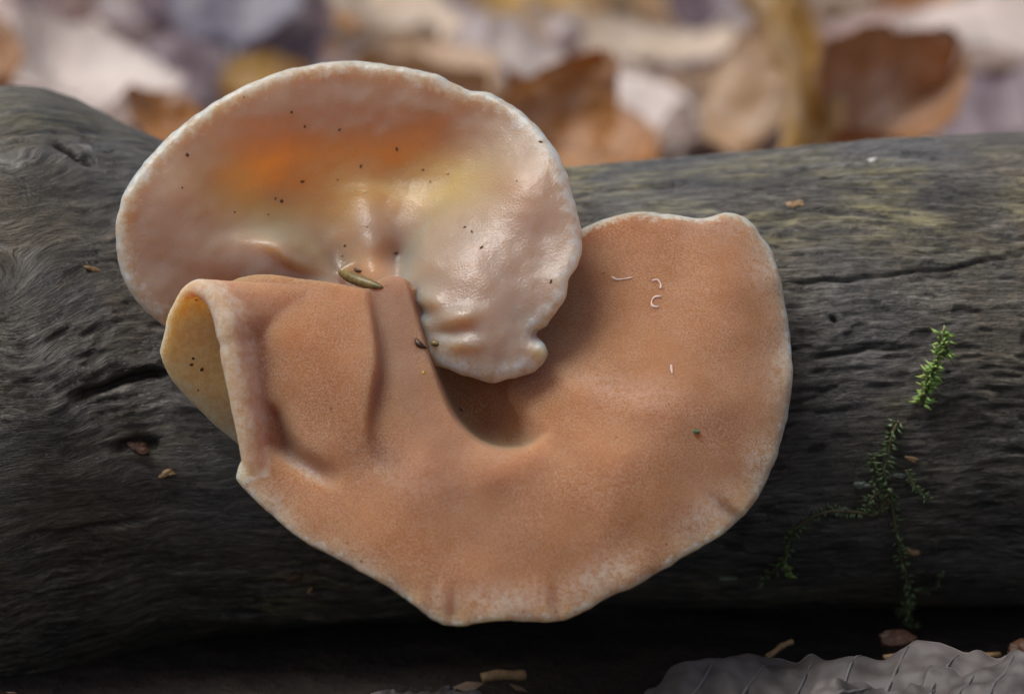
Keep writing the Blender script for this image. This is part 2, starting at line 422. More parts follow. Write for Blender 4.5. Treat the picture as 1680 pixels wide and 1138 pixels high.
    for nm, a in (('grain', gr), ('algae', alg * (1 - .7 * left)), ('pit', np.clip(pits * .8 + crack * 9, 0, 1))):
        at = m.attributes.new(nm, 'FLOAT', 'POINT'); at.data.foreach_set('value', pad(a))
    for nm, a in (('along', A), ('across', psi)):
        at = m.attributes.new(nm, 'FLOAT', 'POINT'); at.data.foreach_set('value', np.r_[a.ravel(), 0, 0].astype(np.float32))
    o = link('log', m, M_LOG); o.location = Vector(origin) * CM
    return tag(o, 'thick dark weathered fallen branch lying across the leaf litter', 'log')
LOG = build_log()

# ------------------------------------------------------------------ fungi
def slab(outline, dfun, thick, backfun=None, extra=.1, nr=150, step=3.0, wob=2.0, seed=0):
    """a jelly lobe: front follows dfun(px,py), rounded margin, back at least `thick` behind. Returns view-frame verts, faces"""
    O = catmull(outline, 24); seg = np.r_[0, np.cumsum(np.hypot(*np.diff(np.r_[O, O[:1]], axis=0).T))]
    na = int(seg[-1] / step); s = np.linspace(0, seg[-1], na, endpoint=False)
    OO = np.r_[O, O[:1]]; ox = np.interp(s, seg, OO[:, 0]); oy = np.interp(s, seg, OO[:, 1])
    cx, cy = SLAB_C
    th = s / seg[-1] * 2 * np.pi
    k = wob * (noise(np.cos(th) * 14, np.sin(th) * 14, seed) + .7 * noise(np.cos(th) * 34, np.sin(th) * 34, seed + 3))
    L = np.hypot(ox - cx, oy - cy); ox = cx + (ox - cx) * (1 + k / L); oy = cy + (oy - cy) * (1 + k / L)
    tp = thick * PPC / 2
    tw = tp * (1 + .18 * noise(np.cos(th) * 9, np.sin(th) * 9, seed + 8))
    rows_p = []; rows_o = []
    rr = np.linspace(0.004, 1, nr)
    ux, uy = (ox - cx) / L, (oy - cy) / L
    for r in rr:            # front, centre to margin
        rad = (L - tw) * r
        rows_p.append((cx + ux * rad, cy + uy * rad)); rows_o.append(np.ones(na))
    for ph in np.linspace(0, np.pi, 13)[1:-1]:
        rad = L - tw + tw * np.sin(ph); rows_p.append((cx + ux * rad, cy + uy * rad)); rows_o.append(np.full(na, math.cos(ph)))
    nb = nr // 2
    for r in np.linspace(1, 0.004, nb):
        rad = (L - tw) * r; rows_p.append((cx + ux * rad, cy + uy * rad)); rows_o.append(-np.ones(na))
    X = np.array([p[0] for p in rows_p]); Y = np.array([p[1] for p in rows_p]); OF = np.array(rows_o)
    D = dfun(X, Y)
    Bk = np.minimum(D, backfun(X, Y)) if backfun else D
    inset = np.concatenate([np.zeros((len(rows_p) - nb, na)), np.array([(L - tw) * (1 - r) for r in np.linspace(1, 0.004, nb)])])
    mid_f, mid_b = D - thick / 2, Bk - thick / 2 - extra * sstep(0, 90, inset)
    wgt = (OF + 1) / 2
    Dd = np.where(OF >= 0, mid_f, mid_f * wgt * 2 + mid_b * (1 - 2 * wgt)) + OF * thick / 2
    Q = q_of(X, Y, Dd).reshape(-1, 3); n = len(rows_p)
    F = [tuple(f) for f in grid_faces(n, na, True)]
    F.append(tuple(range(na))); F.append(tuple(range((n - 1) * na, n * na))[::-1])
    return Q, F
def solid_sheet(P, thick, rim_round=True):
    """closed sheet round a (ns, nt, 3) grid, thickness along its normals; t = 0 is a rounded margin"""
    ns, nt_, _ = P.shape
    dS = np.gradient(P, axis=0); dT = np.gradient(P, axis=1); N = np.cross(dS, dT); N /= np.linalg.norm(N, axis=-1)[..., None] + 1e-9
    Tn = dT[:, 0] / (np.linalg.norm(dT[:, 0], axis=1)[:, None] + 1e-9)
    cols = []
    for t in range(nt_ - 1, -1, -1): cols.append(P[:, t] + N[:, t] * thick[:, None] / 2)
    for ph in np.linspace(0, np.pi, 9)[1:-1]:
        cols.append(P[:, 0] + N[:, 0] * (np.cos(ph) * thick / 2)[:, None] - Tn * (np.sin(ph) * thick / 2)[:, None])
    for t in range(nt_): cols.append(P[:, t] - N[:, t] * thick[:, None] / 2)
    Q = np.stack(cols, 1); k = Q.shape[1]
    F = [tuple(f) for f in grid_faces(ns, k, True)]
    F.append(tuple(range(k))[::-1]); F.append(tuple(range((ns - 1) * k, ns * k)))
    return Q.reshape(-1, 3), F
def union(name, pieces, voxel, smooth_it=4):
    mb_v, mb_f = [], []
    for V, F in pieces:
        k = len(mb_v); mb_v += V.tolist(); mb_f += [tuple(int(i) + k for i in f) for f in F]
    m = mesh_from(name, mb_v, mb_f)
    bm = bmesh.new(); bm.from_mesh(m); bmesh.ops.recalc_face_normals(bm, faces=bm.faces); bm.to_mesh(m); bm.free()
    o = bpy.data.objects.new(name, m); COL.objects.link(o)
    r = o.modifiers.new('r', 'REMESH'); r.mode = 'VOXEL'; r.voxel_size = voxel; r.use_smooth_shade = True
    s = o.modifiers.new('s', 'SMOOTH'); s.factor = .5; s.iterations = smooth_it
    dg = bpy.context.evaluated_depsgraph_get()
    res = bpy.data.meshes.new_from_object(o.evaluated_get(dg))
    bpy.data.objects.remove(o); bpy.data.meshes.remove(m)
    res.name = name; res.polygons.foreach_set('use_smooth', np.ones(len(res.polygons), bool))
    co = np.empty(len(res.vertices) * 3, np.float32); res.vertices.foreach_get('co', co)
    return res, co.reshape(-1, 3).astype(float)
def finish(name, mesh, Q, origin, attrs, mat, label):
    Wd = (world(Q) - np.array(origin)) * CM
    mesh.vertices.foreach_set('co', Wd.astype(np.float32).ravel()); 
    for nm, a in attrs.items():
        at = mesh.attributes.new(nm, 'FLOAT', 'POINT'); at.data.foreach_set('value', np.clip(a, 0, 5).astype(np.float32))
    mesh.update()
    # keep outward normals (the view frame is a proper rotation, so nothing flips)
    o = link(name, mesh, mat); o.location = Vector(origin) * CM
    return tag(o, label, 'fungus')

# ---- upper, pale ear
OUT_A = [(190, 400), (192, 350), (210, 305), (240, 262), (290, 212), (340, 175), (400, 141), (470, 114), (530, 103), (590, 100), (650, 108), (710, 120), (742, 135), (768, 147), (800, 152), (840, 172), (880, 205), (910, 242), (932, 290), (946, 340), (956, 395), (950, 430), (931, 466), (928, 488), (914, 512), (895, 536), (879, 550), (894, 562), (898, 586), (880, 607), (845, 620), (805, 628), (760, 616), (720, 602), (670, 600), (600, 596), (510, 596), (420, 590), (330, 565), (262, 529), (225, 495), (200, 455)]
CT_A = [(190, 400, .95), (210, 305, .95), (240, 262, .78), (340, 175, .52), (470, 113, .28), (600, 101, .18), (745, 138, .26), (880, 205, .58), (945, 340, 1.08), (955, 395, 1.2), (930, 470, 1.4), (893, 540, 1.42), (897, 588, 1.46), (805, 627, 1.44), (720, 600, 1.2), (690, 560, 1.0), (262, 528, .95), (200, 455, .97),
        (300, 300, .80), (250, 380, .95), (350, 250, .56), (400, 300, .34), (560, 200, .20), (450, 180, .36), (560, 150, .21), (700, 180, .24), (560, 285, .12), (680, 290, .06), (630, 285, .06), (420, 330, .26), (480, 360, .20), (750, 280, .22), (800, 250, .40), (850, 300, .95), (880, 400, 1.16), (800, 400, 1.12), (740, 380, .78), (700, 430, .82), (690, 350, .32),
        (600, 350, .20), (610, 400, .36), (615, 445, .5), (550, 370, .14), (655, 420, .32), (540, 430, .25), (500, 440, .5), (460, 405, .58), (340, 410, .85), (280, 440, .92), (400, 450, .72), (520, 455, .42), (740, 500, 1.25), (700, 490, .98), (850, 500, 1.36), (800, 560, 1.46), (740, 560, 1.32), (400, 560, .5), (520, 580, .4), (620, 580, .4)]
fA = tps(CT_A)
def dA(px, py):
    d = fA(px, py)
    d = d + fold(px, py, [(668, 470), (672, 425), (690, 385), (720, 350), (760, 320)][::-1], [0, .08, .18, .26, .22], 45, 12)      # lobe stands over the hollow on its left
    d = d + fold(px, py, [(300, 400), (360, 385), (430, 378), (480, 385), (530, 420), (552, 455)], [0, .06, .12, .15, .18, .2], 40, 16)*-1
    d = d + blob(px, py, 606, 372, 30, 60, .06, -5)
    d = d + fold(px, py, [(520, 318), (580, 300), (640, 305), (700, 318), (760, 300)], [0, .05, .08, .06, 0], 40, 14)*-1
    d = d + blob(px, py, 710, 492, 22, 16, .12, 30) + blob(px, py, 745, 520, 40, 16, .10, -10) + blob(px, py, 760, 563, 30, 14, .07) - blob(px, py, 690, 512, 16, 9, .10, 20) - blob(px, py, 735, 545, 30, 8, .05)
    d = d + blob(px, py, 480, 425, 50, 12, .10, 40) + blob(px, py, 440, 398, 40, 12, .06, 5) - blob(px, py, 500, 447, 36, 10, .07, 20)
    d = d - blob(px, py, 889, 549, 14, 10, .25) + blob(px, py, 884, 572, 12, 14, .10)
    ed, t = poly_dist(px, py, catmull(OUT_A, 4), True)
    d = d + .015 * np.exp(-((ed - 16) / 14) ** 2) + .02 * noise(px / 60, py / 60, 3.) + .008 * noise(px / 22, py / 22, 6.)
    d = d + .02 * noise(px / 9, py / 26, 1.) * np.exp(-ed / 22)
    return d
SLAB_C = (560, 345)
V, F = slab(OUT_A, dA, .13, None, .03, nr=170, step=3.2, wob=2.4, seed=4)
pieces = [(V, F)]
tv, tf = tube(np.array([q_of(610, 520, .35), q_of(612, 525, 0.), q_of(615, 530, -.4), q_of(618, 535, -.9)]), [.55, .45, .42, .6], 24); pieces.append((tv, tf))
mA, QA = union('jelly_ear_fungus', pieces, .021, 3)
ax, ay = px_of(QA)
edA, _ = poly_dist(ax, ay, catmull(OUT_A, 4), True)
warm_glow = blob(ax, ay, 410, 295, 95, 60, .75) + blob(ax, ay, 665, 285, 130, 58, 1.0, 3) + blob(ax, ay, 500, 325, 120, 45, .6) + blob(ax, ay, 730, 300, 70, 50, .35) + blob(ax, ay, 530, 280, 110, 55, .7) + blob(ax, ay, 550, 385, 50, 50, .35) + blob(ax, ay, 610, 440, 40, 30, .5) - blob(ax, ay, 600, 360, 24, 50, .35)  # orange-brown flesh tone, plus the translucent glow of the hollows painted in
fungA = finish('jelly_ear_fungus', mA, QA, W(615, 530, -.3), {'edge': edA / PPC, 'warm_glow': np.clip(warm_glow, 0, .95)}, M_PALE,
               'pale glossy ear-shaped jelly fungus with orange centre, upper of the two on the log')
fungA['group'] = 'jelly fungi on the log'

# ---- lower, velvety ear
OUT_B = [(372, 466), (420, 450), (480, 455), (560, 466), (603, 473), (625, 459), (652, 453), (680, 463), (720, 475), (780, 468), (840, 440), (900, 408), (955, 375), (1000, 357), (1050, 347), (1110, 353), (1150, 359), (1190, 349), (1225, 358), (1250, 388), (1270, 420), (1284, 470), (1293, 530), (1300, 600), (1297, 660), (1281, 730), (1262, 780), (1240, 822), (1214, 851), (1180, 880), (1120, 915), (1050, 957), (990, 984), (930, 1015), (880, 1020), (820, 1018), (740, 1027), (705, 1012), (640, 965), (560, 920), (490, 882), (440, 840), (400, 803), (388, 778), (402, 735), (404, 680), (394, 620), (380, 550), (370, 500)]
CT_B = [(640, 465, .9), (645, 520, 1.15), (650, 600, 1.48), (655, 680, 1.74), (690, 760, 2.05), (640, 760, 1.9), (760, 800, 2.1), (830, 800, 2.08), (900, 765, 1.9), (760, 640, 1.12), (780, 680, 1.22), (830, 700, 1.32), (850, 650, 1.28), (900, 690, 1.55), (835, 752, 1.80), (790, 748, 1.78), (880, 748, 1.80), (838, 722, 1.40), (800, 708, 1.28), (950, 640, 1.5), (1000, 640, 1.55), (930, 560, 1.08), (1000, 540, 1.1), (1000, 450, .75), (1100, 450, .82), (1100, 550, 1.22), (1200, 450, .84), (1200, 550, 1.18), (1100, 650, 1.65), (1200, 700, 1.58), (1000, 760, 2.05), (1100, 800, 2.02), (1180, 800, 1.82), (900, 880, 2.28), (1000, 900, 2.26), (800, 900, 2.34), (700, 860, 2.25), (600, 830, 2.08), (700, 950, 2.42), (540, 850, 2.03), (480, 810, 1.82),
        (1050, 347, .35), (1190, 349, .3), (1270, 420, .5), (1292, 530, .8), (1297, 660, 1.22), (1262, 780, 1.58), (1214, 850, 1.86), (1120, 915, 2.18), (1050, 957, 2.34), (930, 1015, 2.52), (820, 1018, 2.58), (740, 1027, 2.55), (640, 965, 2.38), (490, 882, 2.03), (388, 775, 1.68),
        (420, 470, 1.1), (500, 468, 1.0), (590, 485, 1.0), (440, 540, 1.42), (520, 540, 1.45), (590, 560, 1.42), (405, 640, 1.42), (450, 640, 1.58), (520, 640, 1.7), (585, 640, 1.72), (470, 700, 1.66), (540, 720, 1.85), (595, 720, 1.85), (760, 480, .45), (840, 450, .5), (900, 420, .45), (880, 500, .75), (800, 560, .86), (720, 520, .75)]
fB = tps(CT_B)
F1 = [(668, 450), (683, 500), (700, 560), (722, 625), (747, 682), (778, 716), (812, 733), (846, 736), (876, 727), (900, 705)]
F2 = [(603, 470), (614, 530), (622, 590), (613, 640), (606, 700), (612, 745), (640, 790)]
def dB_smooth(px, py):
    return fB(px, py)
def dB(px, py):
    d = fB(px, py)
    d = d + fold(px, py, F1, [.45, .55, .62, .66, .70, .76, .74, .52, 0], 70, 3.5)*-1
    d = d + fold(px, py, F2, [.22, .34, .40, .28, .16, .08, 0], 45, 7)*-1
    d = d + trench(px, py, [(442, 690), (470, 735), (505, 765), (560, 792)], [.30, .30, .20, 0], 17)
    d = d + blob(px, py, 500, 775, 45, 9, .07, 32)
    d = d + blob(px, py, 1010, 655, 90, 28, .06, 15)
    # soft radial pleats at the lower margin
    ed, t = poly_dist(px, py, catmull(OUT_B, 4), True)
    d = d + .05 * np.exp(-(ed / 30) ** 2) * noise(px / 55, py / 55, 9.) + .02 * noise(px / 70, py / 70, 5.)
    for x, y, ux, uy, h in ((742, 1010, 0.02, -1, .045), (705, 985, .1, -1, .03), (912, 1000, -.1, -1, .045), (1205, 845, -.75, -.65, .08)):
        a = (px - x) * ux + (py - y) * uy; b = (px - x) * uy - (py - y) * ux
        d = d - h * np.exp(-(b / 9) ** 2) * np.exp(-(np.maximum(a, 0) / 38) ** 2 - (np.minimum(a, 0) / 30) ** 2)
    return d
SLAB_C = (800, 690)
V, F = slab(OUT_B, dB, .14, dB_smooth, .16, nr=170, step=3.4, wob=2.2, seed=14)
pieces = [(V, F)]
# the curled flap at the left: an arch of the same sheet, open towards the camera
arch = np.array([(418, 775, 1.62), (410, 725, 1.68), (398, 665, 1.70), (386, 605, 1.70), (376, 555, 1.68), (367, 518, 1.64), (352, 488, 1.57), (328, 472, 1.48), (304, 482, 1.38), (288, 508, 1.30), (276, 545, 1.24), (270, 585, 1.18), (288, 622, 1.10), (322, 660, 1.0), (366, 702, .88), (415, 740, .76)], float)
into = np.array([(120, 0, -.7), (120, -5, -.7), (120, -10, -.7), (125, -15, -.7), (130, -10, -.7), (150, -8, -.65), (170, 2, -.6), (185, 12, -.55), (180, 12, -.45), (165, 10, -.35), (150, 10, -.28), (140, 5, -.25), (130, 0, -.25), (110, -10, -.25), (90, -10, -.25), (70, -10, -.25)], float)
arc = catmull(np.c_[arch, into], 12, False)
tt = np.linspace(0, 1, 26)
wobn = noise(np.arange(len(arc)) / 7., 0.3, 4.4)
GPX = arc[:, 0][:, None] + arc[:, 3][:, None] * tt + (2.5 * wobn)[:, None] * (1 - tt); GPY = arc[:, 1][:, None] + arc[:, 4][:, None] * tt
GD = arc[:, 2][:, None] + arc[:, 5][:, None] * tt ** .75
sfrac = np.linspace(0, 1, len(arc))
thk = np.interp(sfrac, [0, .1, .3, .45, .55, .75, 1], [.20, .21, .22, .18, .09, .075, .075]) * (1 + .08 * wobn) * (1 - .16 * np.exp(-((sfrac - .255) / .012) ** 2))
pieces.append(solid_sheet(q_of(GPX, GPY, GD), thk))
# the short stalk that fixes it to the log
pieces.append(tube(np.array([q_of(655, 540, .95), q_of(655, 545, .6), q_of(650, 550, .2), q_of(645, 550, -.5)]), [.42, .36, .40, .6], 24))
mB, QB = union('jelly_ear_fungus', pieces, .021, 3)
bx_, by_ = px_of(QB)
edB, _ = poly_dist(bx_, by_, catmull(OUT_B, 4), True)
exx = np.interp(by_, [440, 470, 500, 550, 600, 700, 780, 800], [345, 372, 398, 412, 420, 437, 440, 380])
onleft = sstep(9, -9, bx_ - exx + 4 * noise(bx_ / 8, by_ / 8)) * (by_ < 800)
edB = np.where((bx_ < 460) & (by_ < 760) | ((bx_ < 900) & (by_ < 520)), 60, edB)
frost = np.zeros(len(QB))
for (x, y, rx, ry, h, r) in ((830, 985, 85, 26, .9, 0), (985, 945, 75, 26, .9, -27), (1160, 845, 60, 30, .9, -38), (1285, 620, 28, 110, .7, 0), (1250, 770, 35, 60, .75, 20), (1180, 365, 60, 30, .5, 0), (1255, 430, 30, 70, .6, -15), (600, 935, 80, 24, .6, 32), (450, 830, 60, 20, .7, 40), (500, 770, 45, 9, .9, 32), (720, 985, 24, 30, .5, 0), (390, 560, 45, 90, .55, -8), (405, 700, 30, 90, .35, -8), (340, 475, 50, 20, .7, 0), (1020, 640, 110, 28, .35, 12), (680, 790, 120, 40, .3, 30)):
    frost = np.maximum(frost, blob(bx_, by_, x, y, rx, ry, h, r))
pale_glow = np.clip(onleft, 0, 1) * .85  # pale frosty band; inside the flap, transmitted light put into the colour
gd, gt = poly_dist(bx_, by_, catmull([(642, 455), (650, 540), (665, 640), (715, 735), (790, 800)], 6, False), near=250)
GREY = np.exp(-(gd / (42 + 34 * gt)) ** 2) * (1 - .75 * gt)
fungB = finish('jelly_ear_fungus', mB, QB, W(650, 550, -.2), {'edge': edB / PPC, 'frost': frost, 'pale': pale_glow, 'grey': GREY}, M_VELVET,
               'large tan velvety jelly fungus with curled left flap, lower of the two on the log')
fungB['group'] = 'jelly fungi on the log'

# ------------------------------------------------------------------ surface lookup from a photo pixel
TREES = {'log': LOG, 'A': fungA, 'B': fungB}
bpy.context.view_layer.update()
CAMP = FOCUS + BACK * DIST
def hit(px, py, which=('log', 'A', 'B')):
    dr = (W(px, py, 0) - CAMP).normalized(); best = None
    for k in which:
        o_ = TREES[k]; ok, loc, nrm, idx = o_.ray_cast(CAMP * CM - o_.location, dr)
        if ok:
            loc = (loc + o_.location) / CM; dist = (loc - CAMP).length
            if best is None or dist < best[2]: best = (loc, nrm.copy(), dist, k)
    return best

# ------------------------------------------------------------------ small things on the fungi
def pebble_mesh(name, lx, ly, lz, seed, rough=.25):
    bm = bmesh.new(); bmesh.ops.create_icosphere(bm, subdivisions=2, radius=1)
    for v in bm.verts:
        c = v.co; k = 1 + rough * float(noise(c.x * 1.7 + seed, c.y * 1.7, c.z * 1.7))
        v.co = Vector((c.x * lx * k, c.y * ly * k, c.z * lz * k)) * CM
    for f in bm.faces: f.smooth = True
    m = bpy.data.meshes.new(name); bm.to_mesh(m); bm.free(); return m
SPK = [pebble_mesh('dark_speck', .5, .42, .36, s, .4) for s in (1.3, 5.2, 9.9)]
def put(o, h, spin=0., lift=0.):
    o.location = (h[0] + h[1] * lift) * CM
    o.rotation_mode = 'QUATERNION'
    q = h[1].to_track_quat('Z', 'Y'); 
    from mathutils import Quaternion
    o.rotation_quaternion = q @ Quaternion((0, 0, 1), spin)
specks = [(307, 254, 8), (299, 308, 5), (496, 298, 7), (592, 273, 7), (651, 245, 8), (694, 279, 7), (706, 298, 5), (735, 286, 4), (887, 233, 8), (462, 330, 9), (452, 326, 5), (478, 184, 6), (500, 208, 6), (557, 213, 6), (763, 373, 8), (774, 380, 7), (790, 406, 7), (649, 415, 8), (566, 403, 7), (562, 420, 5), (904, 462, 8), (848, 297, 5), (440, 352, 4), (385, 348, 5), (400, 160, 4), (554, 295, 4), (602, 372, 4),
          (593, 920, 6), (1093, 893, 5), (1097, 663, 4), (543, 670, 4), (317, 588, 6), (331, 606, 7), (314, 598, 6), (322, 492, 5), (990, 448, 4), (912, 1004, 5), (930, 1006, 4), (858, 1003, 5), (756, 672, 8), (325, 640, 4), (1011, 717, 4), (570, 890, 4)]
NUM = ['first', 'second', 'third', 'fourth', 'fifth', 'sixth', 'seventh', 'eighth', 'ninth', 'tenth', 'eleventh', 'twelfth', 'thirteenth', 'fourteenth', 'fifteenth', 'sixteenth', 'seventeenth', 'eighteenth', 'nineteenth']
NUM += ['twentieth'] + ['twenty-' + a for a in NUM[:9]] + ['thirtieth']
specks.sort(); kA = kB = 0
for i, (x, y, s) in enumerate(specks):
    h = hit(x, y, ('A', 'B'))
    if not h: continue
    o = link('dark_speck', SPK[i % 3], M_SPECK); k = .85 * s / PPC; o.scale = (k * (.8 + .5 * math.sin(i * 2.3) ** 2), k * (.6 + .4 * math.cos(i * 3.1) ** 2), k * .7)
    put(o, h, i * 1.7, .1 * k)
    if h[3] == 'A':
        tag(o, f'tiny dark brown speck stuck to the pale upper fungus, {NUM[kA]} from the left', 'speck', 'dark specks on the upper fungus'); kA += 1
    else:
        tag(o, f'tiny dark speck stuck to the tan lower fungus, {NUM[kB]} from the left', 'speck', 'dark specks on the lower fungus'); kB += 1
def spindle(L, R, n=18, k=10, ribs=0, bend=0):
    t = np.linspace(0, 1, n); r = R * np.sin(np.pi * np.clip(t * .96 + .02, 0, 1)) ** .6
    V = []
    for a, rr in zip(t, r):
        for j in range(k):
            an = 2 * np.pi * j / k; q = rr * (1 + ribs * math.cos(an * 5) + ribs * .7 * math.sin(a * 60))
            V.append(((a - .5) * L, q * math.cos(an) + bend * (a - .5) ** 2, q * math.sin(an)))
    F = [tuple(f) for f in grid_faces(n, k, True)] + [tuple(range(k))[::-1], tuple(range((n - 1) * k, n * k))]
    return V, F
def placed_spindle(name, p0, p1, R, mat, label, cat, lift=.03, ribs=.08, d0=None):
    h0, h1 = hit(*p0), hit(*p1)
    a, b = h0[0] + BACK * lift, h1[0] + BACK * lift
    if d0: a = W(*p0, d0[0]); b = W(*p1, d0[1])
    V, F = spindle((b - a).length, R, 22, 12, ribs, .15)
    m = mesh_from(name, np.array(V) * CM, F); o = link(name, m, mat); o.location = (a + b) / 2 * CM
    o.rotation_mode = 'QUATERNION'; o.rotation_quaternion = (b - a).to_track_quat('X', 'Z'); return tag(o, label, cat)
ha, hb = hit(551, 446), hit(622, 472)
placed_spindle('bud_scale', (550, 446), (623, 473), .055, M_HUSK, 'brown ribbed bud scale caught between the two fungi', 'bud scale', d0=(.62, 1.02))
placed_spindle('seed', (678, 556), (697, 573), .028, M_SPECK, 'small dark pointed seed lying on the lower fungus beside its fold', 'seed', .02)
placed_spindle('seed', (706, 560), (719, 566), .030, M_HUSK, 'round brown grain on the hanging lobe of the pale fungus', 'seed', .02)
placed_spindle('grit_flake', (578, 440), (592, 447), .018, M_SPECK, 'dark flake just above the brown bud scale', 'flake', .02)
placed_spindle('green_fleck', (1136, 707), (1150, 710), .022, M_MOSSD, 'tiny green fleck on the right half of the tan fungus', 'fleck', .015, .3)
placed_spindle('yellow_grain', (692, 610), (697, 612), .012, mat_simple('yellow_grain', (.75, .42, .04), (.9, .6, .1), .3), 'tiny yellow grain on the fold of the tan fungus', 'grain', .01, 0)
fibs = [([(1004, 455), (1012, 459), (1024, 458), (1036, 456)], 'short straight pale fibre on the upper right of the tan fungus'),
        ([(1070, 461), (1079, 460), (1084, 467), (1084, 474)], 'hooked pale fibre above the curled one on the tan fungus'),
        ([(1085, 487), (1074, 488), (1069, 496), (1072, 503), (1081, 504)], 'curled c-shaped pale fibre on the tan fungus'),
        ([(1101, 599), (1102, 606), (1103, 613)], 'tiny pale fibre in the middle of the tan fungus right side')]
for pts, lab in fibs:
    P = catmull(pts, 5, False); hs_ = [hit(x, y, ('B',)) for x, y in P]
    Wp = np.array([h[0] + h[1] * .002 for h in hs_ if h]); o0 = Wp.mean(0)
    V, F = tube(Wp, .011 + .003 * np.sin(np.arange(len(Wp)) * .5), 7)
    o = link('pale_fibre', MB().add(V, F).mesh('pale_fibre', o0), M_FIBRE); o.location = Vector(o0) * CM
    tag(o, lab, 'fibre', 'pale fibres on the lower fungus')

# ------------------------------------------------------------------ moss, chips and flakes on the log
def blade(base, dr, side, L, wd):
    b = np.array(base); d_ = np.array(dr); s_ = np.array(side); n_ = np.cross(d_, s_)
    return [b, b + d_ * L * .45 + s_ * wd + n_ * .1 * L, b + d_ * L + n_ * .25 * L, b + d_ * L * .45 - s_ * wd + n_ * .1 * L, b + d_ * L * .5 - n_ * .012], [(0, 1, 2), (0, 2, 3), (0, 4, 1), (1, 4, 2), (2, 4, 3), (3, 4, 0)]
def sprig(name, path, leafL, per, label, leafmat, stem_r=.018, lift0=.03, lift1=.15, seed=0, group=None):
    """a moss shoot following pixels on the log: path of (px,py)"""
    r_ = random.Random(seed); P = catmull(path, 10, False); pts = []
    for k, (x, y) in enumerate(P):
        h = hit(x, y, ('log',)); t = k / (len(P) - 1)
        if h: pts.append(np.array(h[0] + h[1] * (lift0 + (lift1 - lift0) * t)))
    pts = np.array(pts); 
    for _ in range(4): pts[1:-1] = (pts[:-2] + pts[2:] + 2 * pts[1:-1]) / 4
    root = empty(name, pts[0]); tag(root, label, 'moss', group); o0 = pts[0]
    V, F = tube(pts, np.linspace(stem_r, stem_r * .5, len(pts)), 6); link('stem', MB().add(V, F).mesh('stem', o0), M_STEM, root)
    mb = MB(); T = np.gradient(pts, axis=0); T /= np.linalg.norm(T, axis=1)[:, None] + 1e-9
    total = int(per)
    for k in range(total):
        f = k / total * (len(pts) - 1); i = int(f); p = pts[i] + (pts[min(i + 1, len(pts) - 1)] - pts[i]) * (f - i)
        a = Vector((r_.gauss(0, 1), r_.gauss(0, 1), r_.gauss(0, 1))).normalized(); ax = Vector(T[i])
        rad = (a - ax * a.dot(ax)).normalized(); d_ = (ax * r_.uniform(.35, .9) + rad).normalized(); s_ = d_.cross(ax).normalized()
        V, F = blade(p, d_, s_, leafL * r_.uniform(.5, 1.35), leafL * r_.uniform(.13, .22)); mb.add(V, F)
    link('leaves', mb.mesh('leaves', o0), leafmat, root)
    return root
sprig('moss_sprig', [(1512, 662), (1518, 640), (1522, 620), (1530, 600), (1540, 575), (1546, 560)], .12, 150, 'bright green moss sprig standing on the right of the log', M_MOSS, seed=1, lift1=.25)
sprig('moss_sprig', [(1474, 690), (1462, 712), (1456, 740), (1450, 765), (1455, 800)], .12, 60, 'dark green moss shoot below the bright green sprig', M_MOSSD, seed=2)
sprig('moss_strand', [(1462, 800), (1440, 838), (1400, 835), (1362, 832), (1325, 845), (1300, 868), (1290, 895), (1268, 928), (1245, 936)], .10, 80, 'arching moss strand reaching left along the log towards the fungus', M_MOSSD, seed=3, lift1=.1)
sprig('moss_strand', [(1462, 800), (1466, 850), (1476, 890), (1486, 930), (1490, 965), (1492, 1000), (1488, 1028)], .11, 70, 'moss strand hanging straight down the lower right of the log', M_MOSSD, seed=4, lift1=.3)
sprig('moss_strand', [(1485, 955), (1510, 962), (1530, 950), (1542, 930), (1540, 920)], .05, 24, 'thin curled moss tendril beside the hanging strand', M_MOSSD, .011, seed=5)
sprig('moss_sprig', [(1285, 908), (1290, 918), (1296, 925)], .08, 26, 'small green moss tip at the foot of the arching strand', M_MOSS, seed=6)
sprig('moss_sprig', [(1485, 770), (1500, 790), (1520, 803)], .08, 40, 'short dark moss tuft right of the tan flake', M_MOSSD, seed=8)
for pth, lf, cnt, lab, sd in [([(1440, 742), (1432, 760), (1436, 785)], .10, 26, 'wispy dark moss shoot left of the dark green shoot', 21),
                          ([(1450, 800), (1428, 812), (1418, 826)], .09, 22, 'short moss shoot where the arching strand begins', 23),
                          ([(1486, 985), (1472, 1000), (1470, 1016)], .09, 20, 'small side shoot low on the hanging moss strand', 25)]:
    sprig('moss_sprig', pth, lf, cnt, lab, M_MOSSD, .010, seed=sd, lift1=.12)
def ragged_mesh(name, a, b, th, seed, k=26):
    an = np.linspace(0, 2 * np.pi, k, endpoint=False)
    r = 1 + .6 * noise(np.cos(an) * .9 + seed * 3.7, np.sin(an) * .9, seed) + .16 * noise(np.cos(an) * 4 + seed, np.sin(an) * 4, 2.)
    r = np.maximum(r, .3); ring = np.c_[r * np.cos(an) * a, r * np.sin(an) * b, 0 * an]
    zz = th * (.5 + .8 * noise(ring[:, 0] / a * 2, ring[:, 1] / b * 2, seed))
    mid = np.c_[ring[:, 0] * .55, ring[:, 1] * .55, th + zz]
    V = np.r_[ring - [0, 0, th], ring + np.c_[0 * an, 0 * an, zz], mid, [[0, 0, th * 1.4]]]
    F = []
    for i in range(k):
        j = (i + 1) % k; F += [(i, j, k + j, k + i), (k + i, k + j, 2 * k + j, 2 * k + i), (2 * k + i, 2 * k + j, 3 * k)]
    F.append(tuple(range(k))[::-1])
    return mesh_from(name, V * CM, F, False)
